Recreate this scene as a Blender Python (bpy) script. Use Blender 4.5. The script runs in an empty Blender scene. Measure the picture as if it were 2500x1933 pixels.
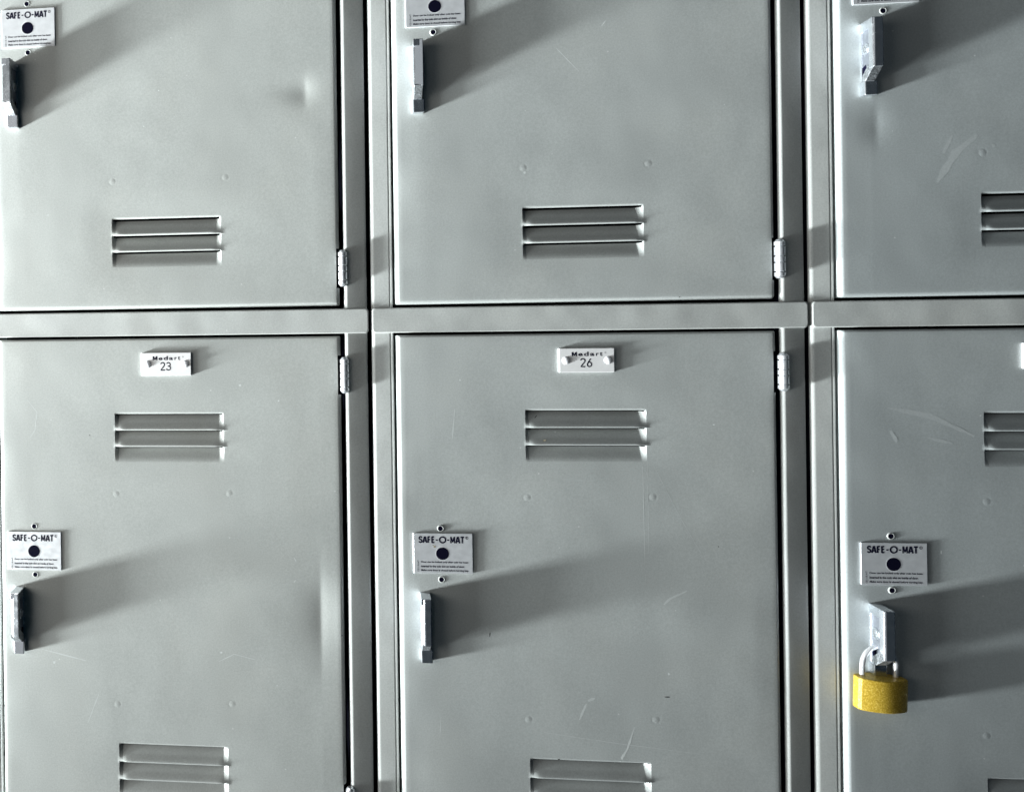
# Grey steel lockers, close up. Units: geometry is written in millimetres as (x, h, z), h = distance out of the
# locker front towards the viewer (world -Y); 1 mm = 0.001 Blender units.
import bpy, bmesh, math, random
from mathutils import Vector, Matrix, noise

random.seed(7)
S = 0.001
sc = bpy.context.scene
COL = sc.collection
PITCH = 305.0

# ------------------------------------------------------------------ helpers
def W(p):
    return Vector((p[0] * S, -p[1] * S, p[2] * S))

class Geo:
    """collects faces in (x,h,z) millimetres with a material index and a smooth flag"""
    def __init__(self):
        self.v, self.f, self.m, self.s = [], [], [], []
    def add(self, verts, faces, mat=0, smooth=False):
        o = len(self.v)
        self.v += [tuple(p) for p in verts]
        for f in faces:
            self.f.append(tuple(i + o for i in f)); self.m.append(mat); self.s.append(smooth)
        return self
    def add_bm(self, bm, mat=0, smooth=False):
        bm.verts.index_update()
        self.add([tuple(v.co) for v in bm.verts], [[v.index for v in f.verts] for f in bm.faces], mat, smooth)
        bm.free()
        return self

WORIG = {}
def link(name, geo, mats, parent=None, origin=(0, 0, 0), fix=True):
    me = bpy.data.meshes.new(name)
    o = W(origin)
    me.from_pydata([tuple(W(p) - o) for p in geo.v], [], geo.f)
    for m in mats: me.materials.append(m)
    for p, mi, sm in zip(me.polygons, geo.m, geo.s):
        p.material_index = mi; p.use_smooth = sm
    if fix:
        bm = bmesh.new(); bm.from_mesh(me)
        bmesh.ops.recalc_face_normals(bm, faces=bm.faces[:])
        bm.to_mesh(me); bm.free()
    me.update()
    ob = bpy.data.objects.new(name, me); COL.objects.link(ob)
    if parent is not None:
        ob.parent = parent; ob.location = o - WORIG[parent.name]
    else:
        ob.location = o
    WORIG[ob.name] = o
    return ob

def thing(name, origin, label, cat, group=None):
    e = bpy.data.objects.new(name, None); COL.objects.link(e)
    e.empty_display_size = 0.03
    e.location = W(origin); WORIG[e.name] = W(origin)
    e['label'] = label; e['category'] = cat
    if group: e['group'] = group
    return e

def box_bm(x0, x1, h0, h1, z0, z1, bev=0.0, seg=2):
    bm = bmesh.new()
    bmesh.ops.create_cube(bm, size=1)
    for v in bm.verts:
        v.co = Vector((x0 if v.co.x < 0 else x1, h0 if v.co.y < 0 else h1, z0 if v.co.z < 0 else z1))
    if bev > 0:
        bmesh.ops.bevel(bm, geom=bm.edges[:], offset=bev, segments=seg, profile=0.5, affect='EDGES')
    return bm

def prism_bm(profile, x0, x1, bev=0.0, seg=2):
    """profile: (h,z) polygon pulled along x"""
    bm = bmesh.new(); n = len(profile)
    a = [bm.verts.new((x0, h, z)) for h, z in profile]
    b = [bm.verts.new((x1, h, z)) for h, z in profile]
    bm.faces.new(a); bm.faces.new(b[::-1])
    for i in range(n):
        bm.faces.new((a[i], b[i], b[(i + 1) % n], a[(i + 1) % n]))
    bmesh.ops.recalc_face_normals(bm, faces=bm.faces[:])
    if bev > 0:
        bmesh.ops.bevel(bm, geom=bm.edges[:], offset=bev, segments=seg, profile=0.5, affect='EDGES')
    return bm

def lathe(axis, c, prof, n=28):
    """prof: (t along axis, radius); axis 'x','h','z'"""
    V, F = [], []
    for t, r in prof:
        for k in range(n):
            a = 2 * math.pi * k / n; u, w = r * math.cos(a), r * math.sin(a)
            if axis == 'z': V.append((c[0] + u, c[1] + w, c[2] + t))
            elif axis == 'h': V.append((c[0] + u, c[1] + t, c[2] + w))
            else: V.append((c[0] + t, c[1] + u, c[2] + w))
    m = len(prof)
    for i in range(m - 1):
        for k in range(n):
            k2 = (k + 1) % n
            F.append((i * n + k, i * n + k2, (i + 1) * n + k2, (i + 1) * n + k))
    F.append(tuple(range(n))[::-1]); F.append(tuple((m - 1) * n + k for k in range(n)))
    return V, F

def sstep(a, b, x):
    t = max(0.0, min(1.0, (x - a) / (b - a)))
    return t * t * (3 - 2 * t)

# ------------------------------------------------------------------ lettering
_text_cache = {}
def text_mesh(body, offset=0.0):
    key = (body, offset)
    if key in _text_cache: return _text_cache[key]
    cu = bpy.data.curves.new('lettering', 'FONT')
    cu.body = body; cu.size = 1; cu.offset = offset; cu.resolution_u = 4
    ob = bpy.data.objects.new('lettering', cu); COL.objects.link(ob)
    dg = bpy.context.evaluated_depsgraph_get(); dg.update()
    me = bpy.data.meshes.new_from_object(ob.evaluated_get(dg))
    V = [(v.co.x, v.co.y) for v in me.vertices]; F = [tuple(p.vertices) for p in me.polygons]
    bpy.data.objects.remove(ob); bpy.data.curves.remove(cu); bpy.data.meshes.remove(me)
    _text_cache[key] = (V, F)
    return V, F

def put_text(geo, body, rect, h, mat, offset=0.0, vertical=False):
    """text fitted into rect = (x0, x1, z0, z1) on the plane h"""
    V, F = text_mesh(body, offset)
    ax = [p[0] for p in V]; ay = [p[1] for p in V]
    x0, x1, z0, z1 = rect
    if vertical:
        P = [(x1 - (p[1] - min(ay)) / (max(ay) - min(ay)) * (x1 - x0), h,
              z0 + (p[0] - min(ax)) / (max(ax) - min(ax)) * (z1 - z0)) for p in V]
    else:
        P = [(x0 + (p[0] - min(ax)) / (max(ax) - min(ax)) * (x1 - x0), h,
              z0 + (p[1] - min(ay)) / (max(ay) - min(ay)) * (z1 - z0)) for p in V]
    geo.add(P, F, mat)

def ring(geo, cx, cz, r0, r1, h, mat, n=40):
    V = [(cx + r * math.cos(2 * math.pi * k / n), h, cz + r * math.sin(2 * math.pi * k / n)) for r in (r0, r1) for k in range(n)]
    geo.add(V, [(k, (k + 1) % n, n + (k + 1) % n, n + k) for k in range(n)], mat)

def disc(geo, cx, cz, r, h, mat, n=40):
    geo.add([(cx + r * math.cos(2 * math.pi * k / n), h, cz + r * math.sin(2 * math.pi * k / n)) for k in range(n)], [tuple(range(n))], mat)

def stroke(geo, pts, w, h, mat):
    """polyline ribbon with mitred joints, pts are (x,z)"""
    L, R = [], []
    for i, p in enumerate(pts):
        a = Vector(pts[max(0, i - 1)]); b = Vector(pts[min(len(pts) - 1, i + 1)])
        d = (b - a).normalized(); n = Vector((-d.y, d.x)) * w / 2
        L.append((p[0] + n.x, h, p[1] + n.y)); R.append((p[0] - n.x, h, p[1] - n.y))
    m = len(pts)
    geo.add(L + R, [(i, i + 1, m + i + 1, m + i) for i in range(m - 1)], mat)

def arc(cx, cz, rx, rz, a0, a1, n=14):
    return [(cx + rx * math.cos(math.radians(a0 + (a1 - a0) * k / n)), cz + rz * math.sin(math.radians(a0 + (a1 - a0) * k / n))) for k in range(n + 1)]

def digit(geo, ch, x0, x1, z0, z1, w, h, mat):
    X = lambda u: x0 + u * (x1 - x0); Z = lambda t: z0 + t * (z1 - z0)
    dx, dz = x1 - x0, z1 - z0
    if ch == '2':
        pts = arc(X(.5), Z(.74), dx * .46, dz * .26, 170, -25) + [(X(.05), Z(0.0)), ]
        stroke(geo, pts, w, h, mat); stroke(geo, [(X(.02), Z(0)), (X(1), Z(0))], w, h + .01, mat)
    elif ch == '3':
        stroke(geo, arc(X(.46), Z(.76), dx * .44, dz * .24, 160, -80), w, h, mat)
        stroke(geo, arc(X(.46), Z(.27), dx * .5, dz * .27, 85, -165), w, h + .01, mat)
        stroke(geo, [(X(.3), Z(.53)), (X(.56), Z(.53))], w, h + .02, mat)
    elif ch == '6':
        stroke(geo, arc(X(.5), Z(.28), dx * .46, dz * .28, 0, 360, 26), w, h, mat)
        stroke(geo, [(X(.78), Z(1.0)), (X(.4), Z(.68)), (X(.12), Z(.42)), (X(.04), Z(.28))], w, h + .01, mat)

LETTERS = {
    'S': [[(.97, .80), (.86, .93), (.5, 1.0), (.14, .92), (.06, .74), (.2, .58), (.5, .51), (.8, .43), (.94, .26), (.84, .07), (.5, .0), (.14, .07), (.02, .22)]],
    'A': [[(.0, -.06), (.44, 1.06)], [(1.0, -.06), (.56, 1.06)], [(.2, .27), (.8, .27)]],
    'F': [[(.12, -.06), (.12, 1.06)], [(.12, .98), (1.0, .98)], [(.12, .52), (.88, .52)]],
    'E': [[(.12, -.06), (.12, 1.06)], [(.12, .98), (1.0, .98)], [(.12, .52), (.88, .52)], [(.12, .02), (1.0, .02)]],
    'M': [[(.06, -.06), (.06, 1.06)], [(.94, -.06), (.94, 1.06)], [(.1, 1.02), (.5, .12)], [(.9, 1.02), (.5, .12)]],
    'T': [[(.5, -.06), (.5, 1.0)], [(-.02, .98), (1.02, .98)]],
}
def letter(geo, ch, x0, x1, z0, z1, w, h, mat):
    for n, pl in enumerate(LETTERS[ch]):
        stroke(geo, [(x0 + a * (x1 - x0), z0 + b * (z1 - z0)) for a, b in pl], w, h + .006 * n, mat)

# ------------------------------------------------------------------ materials
def new_mat(name):
    m = bpy.data.materials.new(name); m.use_nodes = True
    nt = m.node_tree; b = nt.nodes['Principled BSDF']
    return m, nt, b

def nd(nt, t, **kw):
    n = nt.nodes.new(t)
    for k, v in kw.items():
        if k in n.inputs: n.inputs[k].default_value = v
        else: setattr(n, k, v)
    return n

def ramp(nt, src, stops):
    r = nt.nodes.new('ShaderNodeValToRGB')
    e = r.color_ramp.elements
    e[0].position, e[0].color = stops[0][0], stops[0][1]
    e[1].position, e[1].color = stops[-1][0], stops[-1][1]
    for p, c in stops[1:-1]:
        k = e.new(p); k.color = c
    nt.links.new(src, r.inputs['Fac'])
    return r

def g(v): return (v, v, v, 1)

def paint_mat(name, base, rough=0.44, grain=0.13, peel=0.03, wave=0.0):
    m, nt, b = new_mat(name); L = nt.links.new
    tc = nd(nt, 'ShaderNodeTexCoord')
    geo_ = nd(nt, 'ShaderNodeNewGeometry')
    P = geo_.outputs['Position']
    big = nd(nt, 'ShaderNodeTexNoise', Scale=14.0, Detail=3.0, Roughness=0.55); L(P, big.inputs['Vector'])
    fine = nd(nt, 'ShaderNodeTexNoise', Scale=900.0, Detail=2.0, Roughness=0.7); L(P, fine.inputs['Vector'])
    speck = nd(nt, 'ShaderNodeTexVoronoi', Scale=75.0); L(P, speck.inputs['Vector'])
    rb = ramp(nt, big.outputs['Fac'], [(0.3, (base[0] * .975, base[1] * .978, base[2] * .98, 1)), (0.5, (base[0], base[1], base[2], 1)), (0.7, (base[0] * 1.025, base[1] * 1.018, base[2] * 1.01, 1))])
    rf = ramp(nt, fine.outputs['Fac'], [(0.25, g(1 - grain)), (0.75, g(1 + grain))])
    mul = nd(nt, 'ShaderNodeMixRGB', blend_type='MULTIPLY', Fac=1.0); L(rb.outputs['Color'], mul.inputs[1]); L(rf.outputs['Color'], mul.inputs[2])
    # sparse pale nicks
    rnd = nd(nt, 'ShaderNodeSeparateColor'); L(speck.outputs['Color'], rnd.inputs['Color'])
    pick = nd(nt, 'ShaderNodeMath', operation='GREATER_THAN'); L(rnd.outputs['Red'], pick.inputs[0]); pick.inputs[1].default_value = 0.82
    sz = nd(nt, 'ShaderNodeMath', operation='LESS_THAN'); L(speck.outputs['Distance'], sz.inputs[0]); sz.inputs[1].default_value = 0.045
    both = nd(nt, 'ShaderNodeMath', operation='MULTIPLY'); L(pick.outputs[0], both.inputs[0]); L(sz.outputs[0], both.inputs[1])
    k = nd(nt, 'ShaderNodeMath', operation='MULTIPLY'); L(both.outputs[0], k.inputs[0]); k.inputs[1].default_value = 0.45
    mx = nd(nt, 'ShaderNodeMixRGB', blend_type='MIX'); L(k.outputs[0], mx.inputs[0]); L(mul.outputs[0], mx.inputs[1]); mx.inputs[2].default_value = (0.75, 0.76, 0.75, 1)
    L(mx.outputs[0], b.inputs['Base Color'])
    rr = ramp(nt, big.outputs['Fac'], [(0.3, g(rough - .04)), (0.7, g(rough + .05))]); L(rr.outputs['Color'], b.inputs['Roughness'])
    b.inputs['Specular IOR Level'].default_value = 0.5
    pe = nd(nt, 'ShaderNodeTexNoise', Scale=650.0, Detail=3.0); L(P, pe.inputs['Vector'])
    bp = nd(nt, 'ShaderNodeBump', Strength=peel, Distance=0.0006); L(pe.outputs['Fac'], bp.inputs['Height'])
    wv = nd(nt, 'ShaderNodeTexNoise', Scale=26.0, Detail=1.0); L(P, wv.inputs['Vector'])
    bw = nd(nt, 'ShaderNodeBump', Strength=1.0, Distance=wave); L(wv.outputs['Fac'], bw.inputs['Height']); L(bw.outputs['Normal'], bp.inputs['Normal'])
    L(bp.outputs['Normal'], b.inputs['Normal'])
    return m

def flat_mat(name, col, rough=0.5, metal=0.0, spec=0.5, noise_amp=0.06, scale=300.0, bump=0.0):
    m, nt, b = new_mat(name); L = nt.links.new
    tc = nd(nt, 'ShaderNodeTexCoord')
    n = nd(nt, 'ShaderNodeTexNoise', Scale=scale, Detail=3.0); L(tc.outputs['Object'], n.inputs['Vector'])
    r = ramp(nt, n.outputs['Fac'], [(0.3, tuple(c * (1 - noise_amp) for c in col) + (1,)), (0.7, tuple(min(1, c * (1 + noise_amp)) for c in col) + (1,))])
    L(r.outputs['Color'], b.inputs['Base Color'])
    r2 = ramp(nt, n.outputs['Fac'], [(0.3, g(rough * .85)), (0.7, g(min(1, rough * 1.15)))]); L(r2.outputs['Color'], b.inputs['Roughness'])
    b.inputs['Metallic'].default_value = metal; b.inputs['Specular IOR Level'].default_value = spec
    if bump:
        bp = nd(nt, 'ShaderNodeBump', Strength=bump, Distance=0.0005); L(n.outputs['Fac'], bp.inputs['Height']); L(bp.outputs['Normal'], b.inputs['Normal'])
    return m

PAINT = paint_mat('locker_paint', (0.406, 0.426, 0.410), wave=0.0003)
PAINT_HALF_SHADED = paint_mat('locker_paint_half_shaded', (0.402, 0.426, 0.417), wave=0.0003)  # same door paint, toned slightly cooler for the light falling off
PAINT_SHADED = paint_mat('locker_paint_shaded', (0.362, 0.392, 0.393), wave=0.0003)  # same door paint, darkened and blued to carry the dimmer light at right
FRAMEP = paint_mat('frame_paint', (0.438, 0.456, 0.442), wave=0.0009)
DARK_SHADE = flat_mat('interior_gap_shade', (0.004, 0.004, 0.012), 0.8, spec=0.1)  # near-black for the carcass inside; also paints shade into the gaps
PLATE = flat_mat('printed_aluminium', (0.84, 0.86, 0.88), 0.40, metal=0.55, noise_amp=0.03)
PLASTIC = flat_mat('engraved_plastic', (0.76, 0.76, 0.76), 0.35, noise_amp=0.02)
INK = flat_mat('black_ink', (0.006, 0.006, 0.02), 0.5, spec=0.2)
HOLE = flat_mat('hole_black', (0.003, 0.003, 0.012), 0.9, spec=0.05)
ZINC = flat_mat('cast_zinc', (0.78, 0.81, 0.85), 0.24, metal=0.96, noise_amp=0.02, scale=250, bump=0.0)
WEB_SHADE = flat_mat('shaded_web', (0.34, 0.36, 0.40), 0.42, metal=0.9, noise_amp=0.1, scale=500)  # darker grey paints shade into the recessed web
ROUGHZ = flat_mat('rough_casting', (0.5, 0.52, 0.54), 0.45, metal=1.0, noise_amp=0.5, scale=900, bump=0.9)
STEEL = flat_mat('hinge_steel', (0.80, 0.82, 0.85), 0.34, metal=0.85, noise_amp=0.03, scale=600)
CHROME = flat_mat('shackle_steel', (0.92, 0.93, 0.95), 0.22, metal=0.7, noise_amp=0.02)
RIVET = flat_mat('rivet_nylon', (0.74, 0.75, 0.78), 0.22, noise_amp=0.02)
CHIP = flat_mat('bare_scratch', (0.60, 0.63, 0.62), 0.5)
SMEAR = flat_mat('dry_smear', (0.412, 0.442, 0.442), 0.5, noise_amp=0.08, scale=700)
FAINT = flat_mat('scuff', (0.52, 0.55, 0.54), 0.5)
DIRT = flat_mat('dirt_mark', (0.03, 0.03, 0.03), 0.8)
BRASST = flat_mat('tape_stain', (0.33, 0.30, 0.22), 0.6)
WALLM = flat_mat('wall_plaster', (0.05, 0.055, 0.07), 0.9)

def brass():
    m, nt, b = new_mat('painted_brass'); L = nt.links.new
    tc = nd(nt, 'ShaderNodeTexCoord')
    n = nd(nt, 'ShaderNodeTexNoise', Scale=1100.0, Detail=3.0, Roughness=0.7); L(tc.outputs['Object'], n.inputs['Vector'])
    r = ramp(nt, n.outputs['Fac'], [(0.3, (0.33, 0.205, 0.016, 1)), (0.52, (0.50, 0.335, 0.035, 1)), (0.74, (0.86, 0.66, 0.18, 1))])
    L(r.outputs['Color'], b.inputs['Base Color'])
    b.inputs['Metallic'].default_value = 0.2; b.inputs['Roughness'].default_value = 0.42
    bp = nd(nt, 'ShaderNodeBump', Strength=0.22, Distance=0.0005); L(n.outputs['Fac'], bp.inputs['Height']); L(bp.outputs['Normal'], b.inputs['Normal'])
    return m
BRASS = brass()

# ------------------------------------------------------------------ the door
DL, DR = 18.7, 283.0            # door left / right edge inside its column
DOORH = 3.4                     # door front stands this far in front of the stiles
LX0, LX1 = 110.0, 194.4         # louvre ends

def lean(x):
    """the doors lean back a little towards their hinges"""
    return -1.9 * max(0.0, (x - 40) / (DR - 40))

def louvre_h(x, z, sets):
    h = 0.0
    for L1, sp in sets:
        if not (L1 - 2 * sp - 60 < z < L1 + 60): continue
        zc_ = L1 - 17
        # the pressing pulled the sheet around the slots in a little
        q = ((x - 152.2) / 56.0) ** 4 + ((z - zc_) / 27.0) ** 4
        if q < 9: h -= .55 * math.exp(-q)
        wl = min(1.0, max(0.0, (x - LX0 - .2) / 2.6)) * min(1.0, max(0.0, (LX1 - .1 - x) / 3.5))
        wb = sstep(LX0 - 1.5, LX0 + 7, x) * (1 - sstep(LX1 - 7, LX1 + 3.0, x))
        for i in range(3):
            top = L1 - i * sp
            # rolled lip just above the slot
            if top <= z <= top + 1.3: h += -0.75 * max(0.0, 1 - (z - top) / 1.3) ** 1.6 * wl
            if z < top - .45:
                ln = sp - 1.1 if i < 2 else 11.0
                t = (top - 1.1 - z) / ln
                if t > 1: continue
                t = max(0.0, t)
                if i < 2:
                    h += -4.6 * (1 - t) ** 1.75 * wl + 1.6 * sstep(.45, 1.08, t) / .97 * wb
                else:
                    h += -3.6 * (1 - sstep(-.25, 1.0, t)) / (1 - sstep(-.25, 1.0, 0)) * wl
    return h

def slot_at(x, z, sets):
    for L1, sp in sets:
        for i in range(3):
            top = L1 - i * sp
            if top - 1.1 < z < top and LX0 + .9 < x < LX1 - .9: return True
    return False

def lines(a, b, step, extra):
    out = set()
    n = int(math.ceil((b - a) / step))
    for i in range(n + 1): out.add(round(a + (b - a) * i / n, 3))
    ex = sorted(set(round(e, 3) for e in extra if a < e < b))
    out = [o for o in sorted(out) if o in (round(a, 3), round(b, 3)) or all(abs(o - e) > .35 for e in ex)]
    return sorted(set(out + ex))

def make_door(colm, C, zb, zt, sets, dimples, dents, hinges, seed, marks=(), label=None, bow=0.0, paint=None):
    """heightfield sheet with rolled edges, louvres, weld dimples and dents"""
    r = 3.1
    xe = []
    for i in range(24): xe += [LX0 - 1 + i * .28, LX1 - 5.2 + i * .28]
    zs = []
    for L1, sp in sets:
        for i in range(3):
            t = L1 - i * sp
            zs += [t + 2.0, t + 1.3, t + 1.0, t + .7, t + .45, t + .2, t, t - 1.1, t - 1.4, t - 1.8, t - 2.6]
            zs += [t - 2.6 - k * .9 for k in range(1, 12)]
    for dx, dz in dimples:
        xe += [dx + k * .7 for k in range(-5, 6)]; zs += [dz + k * .7 for k in range(-5, 6)]
    for cx, cz, a, wl, wr, wz, kk in dents:
        xe += [cx + k * .8 for k in range(-6, 7)]
    for hz0, hz1 in hinges: zs += [hz0 - 1.2, hz1 + 1.2]
    xs = lines(DL + r, DR - r, 3.0, xe)
    zz = lines(zb + 3.2, zt - 1.6, 3.0, zs)
    # rolled-edge stations: (coordinate, drop)
    def edge(c0, sgn, rr):
        st = [(c0, 12.0), (c0, rr + .01)]
        for k in range(1, 8):
            a = math.pi / 2 * k / 8
            st.append((c0 + sgn * rr * (1 - math.cos(a)), rr * (1 - math.sin(a))))
        return st
    XS = edge(DL, 1, r) + [(x, 0.0) for x in xs] + edge(DR, -1, r)[::-1]
    ZS = edge(zb, 1, 3.2) + [(z, 0.0) for z in zz] + edge(zt, -1, 1.6)[::-1]
    nx, nz = len(XS), len(ZS)
    def surf(x, zi):
        h = DOORH + lean(x) + louvre_h(x, zi, sets)
        if bow: h -= bow * sstep(20, 200, x) * sstep(-190, -320, zi)
        fade = min(1, (x - DL - r) / 14, (DR - r - x) / 14, (zi - zb - 2) / 14, (zt - 2 - zi) / 14); fade = max(0.0, fade)
        lf = noise.noise(Vector((x * .011 + seed * 7, zi * .011, seed))) * .36 + noise.noise(Vector((x * .03 + seed, zi * .03, seed * 2))) * .05
        h += lf * fade
        for cx, cz in dimples:
            d2 = ((x - cx) ** 2 + (zi - cz) ** 2) / 3.4
            if d2 < 8: h += .075 * math.exp(-d2) - .03 * math.exp(-(math.sqrt(d2 * 3.4) - 2.7) ** 2 / .5)
        for cx, cz, a, wl, wr, wz, kk in dents:
            u = (x - cx) / (wl if x < cx else wr); w = (zi - cz) / wz
            soft = math.sqrt(u * u + kk) - math.sqrt(kk)
            h -= a * math.exp(-soft * 1.8) * math.exp(-w * w) * fade ** .5
        fl = max(0.0, 1 - (x - DL) / 16.0)
        if fl > 0:
            wob = noise.noise(Vector((seed * 3.1, zi * .012, 0))) * .7 + noise.noise(Vector((seed * 5.7, zi * .04, 3))) * .25
            h -= max(0.0, wob) * fl * fl * 1.6
        return h
    V = []
    for zi, dz in ZS:
        for xi, dx in XS:
            x = xi
            h = surf(xi, zi) - min(dx + dz, 12.0) if (dx == 0 and dz == 0) else surf(xi, min(max(zi, zb + 2.5), zt - 2.5)) - min(dx + dz, 12.0)
            V.append((C + x, h, zi))
    door, vents = Geo(), [Geo() for _ in sets]
    parts = [([], door)] + [([], v) for v in vents]
    for j in range(nz - 1):
        for i in range(nx - 1):
            xc = (XS[i][0] + XS[i + 1][0]) / 2; zc = (ZS[j][0] + ZS[j + 1][0]) / 2
            if slot_at(xc, zc, sets): continue
            if xc > DR - 2.6 and any(a - 1.2 < zc < b + 1.2 for a, b in hinges): continue
            which = 0
            for n, (L1, sp) in enumerate(sets):
                if LX0 - 4 < xc < LX1 + 4.5 and L1 - 2 * sp - 12 < zc < L1 + 2.6: which = n + 1
            parts[which][0].append((j * nx + i, j * nx + i + 1, (j + 1) * nx + i + 1, (j + 1) * nx + i))
    for faces, geo in parts:
        used = {}
        F = []
        deep = [max(V[t][1] for t in f) < DOORH - 4.2 and min(V[t][1] for t in f) < -8 for f in faces]
        for f in faces:
            F.append(tuple(used.setdefault(k, len(used)) for k in f))
        vv = [None] * len(used)
        for k, n in used.items(): vv[n] = V[k]
        geo.add(vv, F, 0, True)
        for q, dd in enumerate(deep):
            if dd: geo.m[q] = 5  # deep edge faces blackened as painted gap shade
    sf = lambda x, z, o: surf(x, z) + o
    for kind, pts, w in marks:
        mi = {'chip': 1, 'scuff': 2, 'dirt': 3, 'stain': 4, 'smear': 6}[kind]
        if len(pts) == 1:
            n = 9; cx, cz = pts[0]
            door.add([(C + cx + w * (.7 + .5 * random.random()) * math.cos(2 * math.pi * k / n), sf(cx, cz, .02), cz + w * (.7 + .5 * random.random()) * math.sin(2 * math.pi * k / n)) for k in range(n)], [tuple(range(n))], mi)
        else:
            P = []
            for a, b in zip(pts[:-1], pts[1:]):
                for k in range(6): P.append((a[0] + (b[0] - a[0]) * k / 6, a[1] + (b[1] - a[1]) * k / 6))
            P.append(pts[-1])
            m = len(P); Lr, Rr = [], []
            for k, p in enumerate(P):
                a = Vector(P[max(0, k - 1)]); b = Vector(P[min(m - 1, k + 1)]); d = (b - a).normalized()
                ww = w * (.35 + .65 * math.sin(math.pi * (k + .4) / m)) * (.7 + .6 * random.random())
                Lr.append((C + p[0] - d.y * ww / 2, sf(p[0], p[1], .02), p[1] + d.x * ww / 2)); Rr.append((C + p[0] + d.y * ww / 2, sf(p[0], p[1], .02), p[1] - d.x * ww / 2))
            door.add(Lr + Rr, [(k, k + 1, m + k + 1, m + k) for k in range(m - 1)], mi, True)
    ob = link('door', door, [paint, CHIP, FAINT, DIRT, BRASST, DARK_SHADE, SMEAR], colm, (C + DL, 0, zb), fix=False)
    if label: ob['label'] = label
    for n, v in enumerate(vents):
        link('louvre_vent', v, [paint], ob, (C + 152, 0, sets[n][0] - 14), fix=False)
    return ob

# ------------------------------------------------------------------ fittings on a door
def make_handle(door, C, x, zt, bar):
    """lift handle with padlock eye: cast front bar, web, top flange, sloped foot and nub"""
    G = Geo(); w = 8.0; H0 = DOORH
    a, b, ch, tl = bar
    # front bar: plan section with a broad chamfer on its left shoulder
    sec = [(a - ch, H0 + 10.4), (b, H0 + 10.4), (b, H0 + 15), (a, H0 + 15 - tl), (a - ch, H0 + 15 - tl - ch * .8 - .01)]
    bm = bmesh.new()
    lo = [bm.verts.new((C + x + p, q, zt - 34)) for p, q in sec]; up = [bm.verts.new((C + x + p, q, zt - .25)) for p, q in sec]
    bm.faces.new(lo); bm.faces.new(up[::-1])
    for k in range(5): bm.faces.new((lo[k], up[k], up[(k + 1) % 5], lo[(k + 1) % 5]))
    bmesh.ops.recalc_face_normals(bm, faces=bm.faces[:])
    bmesh.ops.bevel(bm, geom=bm.edges[:], offset=.5, segments=2, profile=.5, affect='EDGES')
    G.add_bm(bm, 0)
    sh = (a + b - ch) / 2 - w / 2          # the cast leans a little
    for part in (1,):
        n0 = len(G.v)
        G.add_bm(prism_bm([(H0 - .5, zt), (H0 + 14.4, zt - .05), (H0 + 14.4, zt - 5), (H0 + 9, zt - 6.5), (H0 - .5, zt - 6.5)], C + x + .5, C + x + w - .6, .3), 0)   # top flange
        G.add_bm(prism_bm([(H0 - .5, zt - 6), (H0 + 10.6, zt - 6), (H0 + 10.6, zt - 33), (H0 + 4, zt - 40), (H0 - .5, zt - 40)], C + x + 1.9, C + x + w - 2.0, .2), 3)   # web
        G.add_bm(prism_bm([(H0 + 10.8, zt - 29), (H0 + 14.6, zt - 33.7), (H0 + 5.6, zt - 41), (H0 + 1, zt - 41), (H0 + 1, zt - 37)], C + x + .9, C + x + w - 1.1, .25), 1)   # sloped foot
        V, F = lathe('x', (C + x + w / 2, H0 + 5.2, zt - 19), [(-3.0, 3.6), (-2.8, 3.9), (2.8, 3.9), (2.9, 3.6)], 24); G.add(V, F, 0, False)
        V, F = lathe('x', (C + x + w / 2, H0 + 5.2, zt - 19), [(-3.3, 1.2), (-3.2, 2.4), (3.0, 2.4), (3.1, 1.2)], 20); G.add(V, F, 1, False)
    for k in range(n0, len(G.v)):          # shear those pieces so that they meet the bar
        p = G.v[k]; G.v[k] = (p[0] + sh * max(0, (p[1] - H0) / 14.4), p[1], p[2])
    G.add_bm(box_bm(C + x, C + x + w, H0 - .5, H0 + 5, zt - 50.5, zt - 40.7, .55), 0)      # nub
    G.add_bm(box_bm(C + x + .9, C + x + w - 1.1, H0 - .4, H0 + 1.1, zt - 41, zt - 5, .3), 0)  # base flange
    # the padlock eye through the web: dark lozenge on both cheeks
    for xx, sg in ((C + x + 1.75 + min(0, sh) * .35, -1), (C + x + w - 1.85 + max(0, sh) * .35, 1)):
        G.add([(xx, H0 + 1.6, zt - 31), (xx, H0 + 4.6, zt - 29.5), (xx, H0 + 5.4, zt - 34.5), (xx, H0 + 3.4, zt - 37.5), (xx, H0 + 1.6, zt - 37.5)], [(0, 1, 2, 3, 4)], 2)
    return link('handle', G, [ZINC, ROUGHZ, HOLE, WEB_SHADE], door, (C + x + 4, H0, zt - 25))

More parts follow.
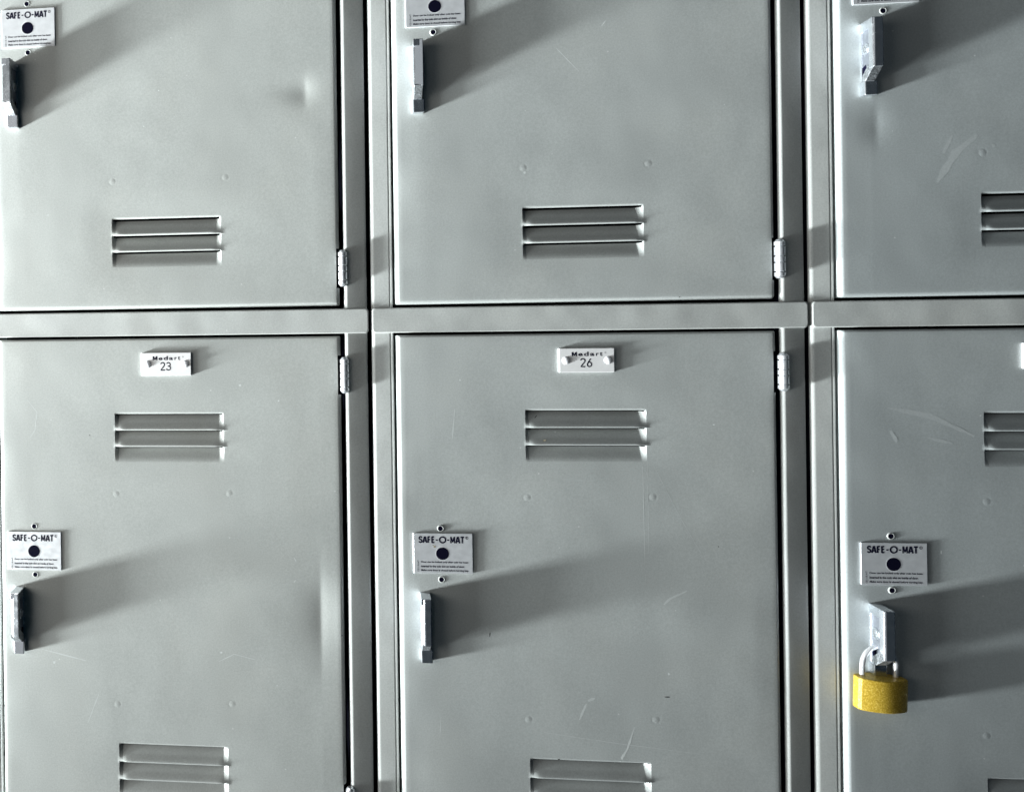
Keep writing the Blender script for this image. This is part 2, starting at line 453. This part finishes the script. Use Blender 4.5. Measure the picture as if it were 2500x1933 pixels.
def make_coin_plate(door, C, x, zb, zt, wdt=42.4, tone=PLATE, stain=False):
    G = Geo(); h0 = DOORH + .05; h1 = DOORH + 1.0; hgt = zt - zb
    G.add_bm(box_bm(C + x, C + x + wdt, h0, h1, zb, zt, .18, 1), 0)
    e = h1 + .05
    R = lambda a, b, t, u: (C + x + a * wdt, C + x + b * wdt, zt - u * hgt, zt - t * hgt)
    for ch, a, b in (('S', .098, .148), ('A', .166, .226), ('F', .248, .286), ('E', .312, .352), ('M', .632, .702), ('A', .722, .784), ('T', .800, .858)):
        q = R(a, b, .086, .232); letter(G, ch, q[0], q[1], q[2], q[3], .86 if ch == 'M' else 1.08, e, 1)
    for a in (.382, .572):
        q = R(a, a + .036, .15, .18); G.add([(q[0], e, q[2]), (q[1], e, q[2]), (q[1], e, q[3]), (q[0], e, q[3])], [(0, 1, 2, 3)], 1)
    ring(G, C + x + .497 * wdt, zt - .16 * hgt, 1.6, 2.65, e, 1)
    ring(G, C + x + .905 * wdt, zt - .105 * hgt, .8, 1.05, e, 1)
    put_text(G, 'R', R(.895, .915, .082, .128), e, 1)
    put_text(G, 'Door can be locked only after coin has been', R(.125, .925, .695, .75), e, 1, .035)
    put_text(G, 'inserted in the coin slot on inside of door.', R(.125, .865, .797, .852), e, 1, .035)
    put_text(G, 'Make sure door is closed before turning key.', R(.125, .932, .90, .958), e, 1, .035)
    put_text(G, 'CE1118 A/7', R(.065, .092, .68, .96), e, 1, .012, vertical=True)
    if stain:
        disc(G, C + x + .36 * wdt, zt - .335 * hgt, .8, e + .02, 2, 7)
        disc(G, C + x + .335 * wdt, zt - .30 * hgt, .4, e + .03, 2, 7)
    ob = link('coin_plate', G, [tone, INK, BRASST], door, (C + x, h0, zb), fix=False)
    hole = Geo()
    cx, cz = C + x + .493 * wdt, zt - .505 * hgt
    disc(hole, cx, cz, 4.65, h1 + .09, 0)
    ring(hole, cx, cz, 4.66, 5.0, h1 + .05, 1)
    link('key_hole', hole, [HOLE, RIVET], door, (cx, h1, cz), fix=False)
    return ob

def screw_hole(door, cx, cz):
    G = Geo()
    V, F = lathe('h', (cx, DOORH, cz), [(-.2, 2.5), (.22, 2.3), (.38, 2.05), (.3, 1.75), (-.2, 1.65)], 24)
    G.add(V, F[:-2], 0, True)
    disc(G, cx, cz, 1.72, DOORH + .3, 1, 24)
    link('screw_hole', G, [FRAMEP, HOLE], door, (cx, DOORH, cz), fix=False)

def number_plate(door, C, x, zb, wdt, hgt, num):
    G = Geo(); h0 = DOORH + lean(x + wdt / 2) - .25; h1 = h0 + 2.3
    G.add_bm(box_bm(C + x, C + x + wdt, h0, h1, zb, zb + hgt, .3, 2), 0)
    e = h1 + .04; zt = zb + hgt
    R = lambda a, b, t, u: (C + x + a * wdt, C + x + b * wdt, zt - u * hgt, zt - t * hgt)
    q = R(.232, .315, .165, .318); letter(G, 'M', q[0], q[1], q[2], q[3], .85, e, 1)
    for ch, a, b, t in (('e', .345, .425, .205), ('d', .448, .535, .15), ('a', .558, .638, .205), ('r', .668, .715, .205), ('t', .735, .785, .16)):
        put_text(G, ch, R(a, b, t, .325), e, 1, .03)
    ring(G, C + x + .838 * wdt, zt - .19 * hgt, .38, .56, e, 1, 18)
    if num:
        for ch, a, b in zip(num, (.385, .505), (.470, .588)):
            q = R(a, b, .435, .765); digit(G, ch, q[0], q[1], q[2], q[3], .85, e, 1)
    ob = link('number_plate', G, [PLASTIC, INK], door, (C + x, h0, zb), fix=False)
    for fx in (.122, .887):
        cx, cz = C + x + fx * wdt, zb + .50 * hgt
        r_ = 2.75; prof = [(0, r_)] + [(1.25 * math.sin(a), r_ * math.cos(a)) for a in [math.pi / 2 * k / 9 for k in range(1, 9)]] + [(1.25, .12)]
        V, F = lathe('h', (cx, h1 - .02, cz), prof, 28)
        link('rivet', Geo().add(V, F, 0, True), [RIVET], door, (cx, h1, cz))
    return ob

def hinge(door, C, x, z0, z1):
    G = Geo(); r_ = 3.3; ln = z1 - z0; c = (C + x, 2.4, z0)
    prof = [(0, 1.4), (.15, 1.9), (1.3, 2.8), (1.9, r_)]
    for fr in (.17, .41, .57, .82):
        t = fr * ln; prof += [(t - .5, r_), (t - .36, r_ - 1.1), (t + .36, r_ - 1.1), (t + .5, r_)]
    prof += [(ln - 1.9, r_), (ln - 1.3, 2.7), (ln - .15, 1.9), (ln, 1.4)]
    V, F = lathe('z', c, prof, 32); G.add(V, F, 0, False)
    link('hinge', G, [STEEL], door, (C + x, 1.7, z0))

# ------------------------------------------------------------------ a locker column: two boxes, one above the other
def extrude_profile(prof, z0, z1, C, nseg=40, wob=0.0, seed=0.0):
    V, F = [], []
    n = len(prof)
    for k in range(nseg + 1):
        z = z0 + (z1 - z0) * k / nseg
        for x, h in prof:
            V.append((C + x + noise.noise(Vector((seed, z * .008, 1))) * wob, h + noise.noise(Vector((seed + 9, z * .01, x * .05))) * wob, z))
    for k in range(nseg):
        for i in range(n - 1):
            F.append((k * n + i, k * n + i + 1, (k + 1) * n + i + 1, (k + 1) * n + i))
    return V, F

def arcp(cx, ch, r, a0, a1, n=6):
    return [(cx + r * math.cos(math.radians(a0 + (a1 - a0) * k / n)), ch + r * math.sin(math.radians(a0 + (a1 - a0) * k / n))) for k in range(n + 1)]

ZTOP, ZBOT, ZMID = 402.0, -423.0, -10.35
def make_locker(C, z0, z1, rails, label, seed):
    """one box: stiles, rails and carcass between z0 and z1 (the rail between two boxes belongs to the lower one)"""
    e = thing('locker', (C + 152, 0, z0), label, 'locker', 'grey steel lockers stacked two high side by side')
    left = [(1.3, -28), (1.3, -3.0)] + arcp(3.7, -2.4, 2.4, 180, 90) + [(4.0, 0), (14.0, 0), (14.3, -.02), (14.7, -.55), (15.1, -.6), (15.25, -.2), (15.45, -.15), (16.4, -.15), (16.55, -.17), (16.9, -.5), (17.0, -1.2), (17.0, -1.6), (17.0, -20)]
    right = [(286.1, -20), (286.1, -3.0), (286.1, -2.6)] + arcp(288.6, -2.5, 2.5, 180, 90)[1:] + [(288.9, 0), (301.1, 0)] + arcp(301.4, -2.3, 2.2, 90, 0)[1:] + [(303.6, -2.7), (303.6, -28)]
    right = [(x, h + 1.6 - 2.1 * (x - 286.1) / 17.5 if h > -15 else h) for x, h in right]
    left = [(x, h + .6 * (x - 1.3) / 15.7 if h > -15 else h) for x, h in left]
    for pf, sd in ((left, seed), (right, seed + 3)):
        V, F = extrude_profile(pf, z0, z1, C, 40, .12, sd)
        G = Geo().add(V, F, 0, True)
        for q, f in enumerate(G.f):
            if max(G.v[t][1] for t in f) < (-2.3 if pf is left else -.9): G.m[q] = 1  # deep return faces blackened, shade painted into the gap
        link('stile', G, [FRAMEP, DARK_SHADE], e, (C + pf[0][0], 0, z0), fix=False)
    for zc in rails:
        # pressed rail with rounded corners
        bm = bmesh.new()
        za, zb_, x0, x1, rr = zc - 9.3, zc + 9.3, C + 1.2, C + 303.7, 2.2
        out = []
        for cx, cz, a0 in ((x1 - rr, zb_ - rr, 0), (x0 + rr, zb_ - rr, 90), (x0 + rr, za + rr, 180), (x1 - rr, za + rr, 270)):
            out += [(cx + rr * math.cos(math.radians(a0 + 90 * k / 5)), cz + rr * math.sin(math.radians(a0 + 90 * k / 5))) for k in range(6)]
        n = len(out)
        def loop(ins, h):
            return [bm.verts.new((x + (ins if x < C + 150 else -ins), h, z + (ins if z < zc else -ins))) for x, z in out]
        loops = [loop(0, -14), loop(0, 1.2)] + [loop(.9 * (1 - math.cos(a)), 1.2 + .9 * math.sin(a)) for a in (math.pi / 8, math.pi / 4, math.pi * 3 / 8, math.pi / 2)]
        for a, b in zip(loops[:-1], loops[1:]):
            for i in range(n): bm.faces.new((a[i], a[(i + 1) % n], b[(i + 1) % n], b[i]))
        bm.faces.new(loops[-1])
        G = Geo(); G.add_bm(bm, 0, True)
        ob = link('rail', G, [FRAMEP], e, (C + 152, 0, zc), fix=True)
        for p in ob.data.polygons:
            if len(p.vertices) > 4: p.use_smooth = False
    # carcass behind the front
    x0, x1, d0, d1 = C + 1.9, C + 303.0, -6.0, -300.0
    za, zb_ = z0 + .3, z1 - .3
    P = [(x0, d0, za), (x1, d0, za), (x1, d0, zb_), (x0, d0, zb_), (x0, d1, za), (x1, d1, za), (x1, d1, zb_), (x0, d1, zb_)]
    link('carcass', Geo().add(P, [(0, 4, 5, 1), (1, 5, 6, 2), (2, 6, 7, 3), (3, 7, 4, 0), (4, 7, 6, 5)], 0), [DARK_SHADE], e, (C + 152, -150, z0), fix=False)
    return e

DIMP_U = [(111, 99.5), (198, 100)]
DIMP_L = [(110.5, -141), (197.8, -140), (109.3, -303), (197.9, -300)]
SPEC = [
    dict(C=-305.0, label=('grey steel locker above number 23, its door with a round dent near the right edge', 'pale grey steel locker numbered 23, its door creased beside the right edge'),
         u=dict(sets=[(70.3, 12.75), (352.0, 12.75)], dents=[(258.5, 163, .95, 22, 9, 9, .05)], hinges=[(15.5, 42.7), (360, 387)], hx=285.2,
                marks=[('chip', [(148, 168)], .6), ('scuff', [(60, 75)], .8), ('chip', [(136, 141)], .5)], label='upper door with a round dent near its right edge'),
         l=dict(sets=[(-79.6, 12.6), (-333.6, 13.5)], dents=[(265.5, -231, 1.6, 30, 24, 30, .0015), (200, -200, -.5, 60, 60, 14, .3)], hinges=[(-64.3, -37.3), (-386, -358.6)], hx=285.5,
                marks=[('scuff', [(18 + 23, -68), (49, -78), (47, -92), (43, -98)], .5), ('chip', [(207, -58)], .9), ('chip', [(236, -70)], .7), ('chip', [(246, -188), (247.5, -191)], .5), ('chip', [(247, -205), (245.5, -207)], .5),
                       ('chip', [(190, -261)], .9), ('scuff', [(60, -272)], 1.2), ('scuff', [(95, -295), (86, -318)], .6), ('dirt', [(150 - 59.5, -96)], .45), ('scuff', [(188, -268), (200, -262), (216, -266)], .6), ('dirt', [(281, -246)], .5),
                       ('scuff', [(50, -262), (85, -270)], .8), ('chip', [(232, -285)], .5), ('chip', [(60, -80 - 4)], .5)], label='lower door with number plate 23 and a creased dent by its right edge'),
         plates=(25.2, 205.9, 235.6, 24.5, -200.4, -170.7), hx=(30.4, 29.7), ht=(193.3, -213.6), holes=((45.5, 239.8, 201.9), (45.7, -166.6, -204.1)), bars=((0, 6, .5, 1.1), (3.0, 7.3, 1.9, .8)), num=('23', 132.2, -50.0)),
    dict(C=0.0, label=('grey steel locker directly above number 26, with one fine scratch across its door', 'grey steel locker numbered 26, its door marked by long pale scratches'),
         u=dict(sets=[(70.1, 12.9), (352.0, 12.75)], dents=[(230, 150, -.4, 60, 60, 25, .3)], hinges=[(15.5, 43.2), (360, 387)], hx=285.0,
                marks=[('chip', [(135, 186), (143, 177), (151, 168)], .5), ('chip', [(170, 204), (167, 200)], .6), ('chip', [(113, 141)], .4), ('scuff', [(112, 96)], 1.0), ('dirt', [(218, 2.5 + 1)], .4), ('chip', [(250, 140)], .4)]),
         l=dict(sets=[(-77.6, 12.75), (-332.2, 13.4)], dents=[(215, -222, -.75, 70, 60, 18, .2), (60, -150, .5, 60, 50, 40, .4)], hinges=[(-64.2, -37.2), (-386, -358.6)], hx=287.3 - .9,
                marks=[('scuff', [(191, -112), (191.5, -150), (192, -200)], .5), ('scuff', [(194.5, -112), (194.6, -180)], .4), ('scuff', [(199, -118), (214, -150), (230, -180)], .35), ('scuff', [(150, -290), (145, -302)], 1.6), ('scuff', [(151, -288), (156, -286)], 1.8),
                       ('scuff', [(183, -306), (178, -322), (170, -336)], 1.7), ('chip', [(207, -267)], .9), ('dirt', [(117.4, -83.6), (119.4, -81.6)], 1.1), ('stain', [(123.5, -100)], 1.3), ('dirt', [(204, -283.5), (207.5, -283.5)], .8), ('dirt', [(83, -240), (82.6, -243.5)], .7), ('dirt', [(130.5, -331.2)], .8),
                       ('scuff', [(220, -207), (208, -213), (204, -217)], 1.6), ('chip', [(240, -88)], .8), ('scuff', [(60, -76), (58, -98)], .7), ('chip', [(212, -221)], .5), ('chip', [(64, -55)], .7), ('dirt', [(242, -175)], .4),
                       ('scuff', [(120, -312), (170, -318), (230, -324)], .35), ('scuff', [(47, -303), (46, -318)], .6)], label='lower door with number plate 26 and long scratches'),
         plates=(28.4, 205.6, 235.3, 28.55, -197.0, -167.6), hx=(32.2, 32.7), ht=(192.3, -211.3), holes=((47.9, 239.4, 201.6), (48.5, -164.2, -201.8)), bars=((-.4, 5.6, .6, 1.5), (.8, 5.3, 1.9, 0)), num=('26', 133.8, -49.8)),
    dict(C=305.0, label=('grey steel locker directly above the padlocked one, at the upper right', 'dark grey steel locker at lower right, closed with a yellow padlock'),
         u=dict(sets=[(71.2, 12.55), (352.0, 12.75)], dents=[(44, 121, .55, 14, 9, 12, .05)], hinges=[(15.5, 43.2), (360, 387)], hx=285.0,
                marks=[('smear', [(108, 112), (94, 100), (82, 80)], 5.0), ('smear', [(92, 112), (86, 100)], 3.0), ('chip', [(40, 152)], .8), ('smear', [(118, 104)], 1.2)]),
         l=dict(sets=[(-80.0, 12.75), (-333.2, 13.4)], dents=[(70, -90, .4, 50, 50, 40, .4)], hinges=[(-64.2, -37.2), (-386, -358.6)], hx=285.0,
                marks=[('smear', [(48, -76), (76, -82), (104, -96)], 3.2), ('smear', [(50, -92), (54, -100)], 3.2), ('chip', [(81.3, -175), (81.3, -177.5)], .9), ('smear', [(74, -97), (90, -101)], 2.0)], label='lower door locked with a yellow padlock'),
         plates=(28.8, 205.3, 235.0, 28.9, -199.3, -169.9), hx=(33.0, 33.8), ht=(191.6, -212.4), holes=((48.4, 239.0, 200.5), (49.0, -165.5, -203.2)), bars=((-1.1, 4.4, .7, 0), (0, 5.8, 1.0, 0)), num=('', 134.0, -49.4)),
]
for k, s in enumerate(SPEC):
    C = s['C']
    lu = make_locker(C, ZMID, ZTOP + 20, (ZTOP + 10.3,), s['label'][0], k * 11.3 + 2)
    ll = make_locker(C, ZBOT - 20, ZMID, (ZMID, ZBOT - 10.3), s['label'][1], k * 11.3 + 7)
    p = s['plates']
    up = make_door(lu, C, 1.1, ZTOP - 1, s['u']['sets'], DIMP_U, s['u']['dents'], s['u']['hinges'], 1.7 + k * 2.3, s['u'].get('marks', ()), s['u'].get('label'), 0.0, (PAINT, PAINT_HALF_SHADED, PAINT_SHADED)[k])
    lo = make_door(ll, C, ZBOT + 1.5, -21.7, s['l']['sets'], DIMP_L, s['l']['dents'], s['l']['hinges'], 9.4 + k * 3.1, s['l'].get('marks', ()), s['l'].get('label'), 2.4 if k == 2 else 0.0, (PAINT, PAINT_HALF_SHADED, PAINT_SHADED)[k])
    make_coin_plate(up, C, p[0], p[1], p[2]); make_coin_plate(lo, C, p[3], p[4], p[5], stain=(k == 1))
    for door, (hx_, za, zb_) in zip((up, lo), s['holes']):
        screw_hole(door, C + hx_, za); screw_hole(door, C + hx_ + .3, zb_)
    make_handle(up, C, s['hx'][0], s['ht'][0], s['bars'][0]); make_handle(lo, C, s['hx'][1], s['ht'][1], s['bars'][1])
    nm, nx_, nz_ = s['num']
    number_plate(lo, C, nx_, nz_, 38.0, 17.4, nm)
    for a, b in s['u']['hinges']: hinge(up, C, s['u']['hx'], a, b)
    for a, b in s['l']['hinges']: hinge(lo, C, s['l']['hx'], a, b)

# ------------------------------------------------------------------ padlock hanging in the right-hand handle
def make_padlock():
    C = SPEC[2]['C']; cx = C + SPEC[2]['hx'][1] + 4.0; ch = DOORH + 6.5
    ztop = SPEC[2]['ht'][1] - 49.5 + 1.0
    e = thing('padlock', (cx, ch, ztop - 23), 'small yellow brass padlock hanging from the handle of the right lower locker door', 'padlock')
    # body: rounded lens plan with flat ends
    wid, thk, hgt = 32.2, 14.5, 22.0
    out = []
    hw = wid / 2
    for k in range(17):
        t = -1 + 2 * k / 16
        out.append((t * (hw - 1.2), thk / 2 - 3.6 * t * t))
    back = [(x, -y) for x, y in out[::-1]]
    plan = out + [(hw, thk / 2 - 5.2), (hw, -(thk / 2 - 5.2))] + back + [(-hw, -(thk / 2 - 5.2)), (-hw, thk / 2 - 5.2)]
    yaw, tilt = math.radians(-2), math.radians(2.0)
    def place(x, h, z):
        x2 = x * math.cos(yaw) - h * math.sin(yaw); h2 = x * math.sin(yaw) + h * math.cos(yaw)
        x3 = x2 * math.cos(tilt) + z * math.sin(tilt); z3 = -x2 * math.sin(tilt) + z * math.cos(tilt)
        return (cx - 1.5 + x3, ch + h2, ztop + z3)
    bm = bmesh.new(); n = len(plan)
    def lp(ins, z):
        return [bm.verts.new(place(x * (1 - ins / hw), h * (1 - ins / (thk / 2)), z)) for x, h in plan]
    loops = [lp(.7, 0), lp(.12, -.35), lp(0, -.9), lp(0, -hgt + 1.2), lp(.2, -hgt + .4), lp(.9, -hgt)]
    bm.faces.new(loops[0])
    for a, b in zip(loops[:-1], loops[1:]):
        for i in range(n): bm.faces.new((a[i], a[(i + 1) % n], b[(i + 1) % n], b[i]))
    bm.faces.new(loops[-1][::-1])
    bmesh.ops.recalc_face_normals(bm, faces=bm.faces[:])
    G = Geo(); G.add_bm(bm, 0, False)
    for i in range(len(G.f)):
        q = [G.v[j] for j in G.f[i]]
        G.s[i] = len(q) == 4 and abs(sum(p[0] for p in q) / 4 - cx) < 14.5
    # recessed shackle wells on top
    link('body', G, [BRASS], e, (cx, ch, ztop - 11))
    # shackle: U rod through the handle eye
    R_, rad = 11.0, 1.55
    path = [(-R_, 0, -3)] + [(-R_, 0, 3 + k * 1.2) for k in range(4)]
    for k in range(1, 20):
        a = math.pi - math.pi * k / 20; path.append((R_ * math.cos(a), 0, 7.2 + 1.2 * R_ * math.sin(a)))
    path += [(R_, 0, 6.6 - k * 1.2) for k in range(4)] + [(R_, 0, -3)]
    V, F = [], []; m = 16
    for i, p in enumerate(path):
        a = Vector(path[max(0, i - 1)]); b = Vector(path[min(len(path) - 1, i + 1)]); d = (b - a).normalized()
        n1 = Vector((0, 1, 0)); n2 = d.cross(n1).normalized()
        for k in range(m):
            q = Vector(p) + rad * (math.cos(2 * math.pi * k / m) * n1 + math.sin(2 * math.pi * k / m) * n2)
            V.append(place(q.x, q.y - 1.5, q.z))
    for i in range(len(path) - 1):
        for k in range(m): F.append((i * m + k, i * m + (k + 1) % m, (i + 1) * m + (k + 1) % m, (i + 1) * m + k))
    link('shackle', Geo().add(V, F, 0, True), [CHROME], e, (cx, ch, ztop))
make_padlock()

# ------------------------------------------------------------------ the wall the lockers stand against
wallg = Geo().add([(-1500, -310, -600), (1900, -310, -600), (1900, -310, 700), (-1500, -310, 700)], [(0, 1, 2, 3)])
wl = link('wall', wallg, [WALLM], None, (0, -310, 0), fix=False)
wl['kind'] = 'structure'

# ------------------------------------------------------------------ camera
f_px, ppx, ppy, IW, IH = 1800.0, 480.0, 787.0, 2500.0, 1933.0
yaw, pit, rol = 0.09837, -0.0002, -0.01404
X0, Z0, D = -75.02, -9.93, 562.3
cam = bpy.data.cameras.new('camera'); co = bpy.data.objects.new('camera', cam); COL.objects.link(co)
cy, sy, cx_, sx, cz, sz = math.cos(yaw), math.sin(yaw), math.cos(pit), math.sin(pit), math.cos(rol), math.sin(rol)
Ry = Matrix(((cy, 0, sy), (0, 1, 0), (-sy, 0, cy))); Rx = Matrix(((1, 0, 0), (0, cx_, -sx), (0, sx, cx_))); Rz = Matrix(((cz, -sz, 0), (sz, cz, 0), (0, 0, 1)))
R = Rz @ Rx @ Ry                     # aligned axes (right, down, forward) -> camera axes
def to_world(v): return Vector((v[0], v[2], -v[1]))
right, down, fwd = (to_world(R[i]) for i in range(3))
M = Matrix((right, -down, -fwd)).transposed().to_4x4()
M.translation = W((X0, D, Z0))
co.matrix_world = M
cam.sensor_fit = 'HORIZONTAL'; cam.sensor_width = 36.0; cam.lens = 36.0 * f_px / IW
cam.shift_x = (IW / 2 - ppx) / IW; cam.shift_y = -(IH / 2 - ppy) / IW
cam.clip_start = 0.01; cam.clip_end = 50
sc.camera = co

# ------------------------------------------------------------------ light
def area(name, loc, target, sx_, sy_, power, col, along=(0, 1, 0)):
    l = bpy.data.lights.new(name, 'AREA'); l.shape = 'RECTANGLE'; l.size = sx_; l.size_y = sy_; l.energy = power; l.color = col
    o = bpy.data.objects.new(name, l); COL.objects.link(o)
    z = (Vector(loc) - Vector(target)).normalized(); x = Vector(along); x = (x - z * x.dot(z)).normalized(); y = z.cross(x)
    m = Matrix((x, y, z)).transposed().to_4x4(); m.translation = Vector(loc); o.matrix_world = m
    return o
# long low window far to the left, reaching out from the plane of the lockers
for loc, ln, pw in (((-2.3, -0.24, -0.78), .38, 55), ((-2.3, -0.64, -0.78), .7, 11.5)):
    wl_ = area('window_light', loc, (-0.3, 0, 0.30), ln, 0.22, pw, (0.94, 1.0, 1.01))
    wl_.data.spread = math.radians(66)
# paler room light nearer by on the left
rl = area('room_light', (-0.84, -0.56, 0.04), (-0.25, 0, 0.02), 0.75, 0.4, 2.65, (1.0, 0.965, 0.91))
rl.data.spread = math.radians(150)

wd = bpy.data.worlds.new('World'); sc.world = wd; wd.use_nodes = True
nt = wd.node_tree; bg = nt.nodes['Background']
tc = nd(nt, 'ShaderNodeTexCoord'); sp = nd(nt, 'ShaderNodeSeparateXYZ'); nt.links.new(tc.outputs['Generated'], sp.inputs[0])
mr = nd(nt, 'ShaderNodeMapRange'); nt.links.new(sp.outputs['X'], mr.inputs['Value']); mr.inputs['From Min'].default_value = -1; mr.inputs['From Max'].default_value = 1
rp = ramp(nt, mr.outputs['Result'], [(0.0, (.22, .24, .26, 1)), (0.27, (.28, .31, .33, 1)), (0.31, (2.6, 2.65, 2.7, 1)), (0.37, (2.5, 2.6, 2.7, 1)), (0.42, (0.15, 0.28, 0.34, 1)), (0.51, (0.02, 0.07, 0.115, 1)), (1.0, (0.006, 0.045, 0.09, 1))])
nt.links.new(rp.outputs['Color'], bg.inputs['Color']); bg.inputs['Strength'].default_value = 0.15

# ------------------------------------------------------------------ render settings
sc.render.engine = 'CYCLES'
sc.cycles.use_denoising = True
sc.cycles.max_bounces = 6
sc.cycles.sample_clamp_indirect = 4
sc.view_settings.view_transform = 'Standard'; sc.view_settings.look = 'None'; sc.view_settings.exposure = 0; sc.view_settings.gamma = 1
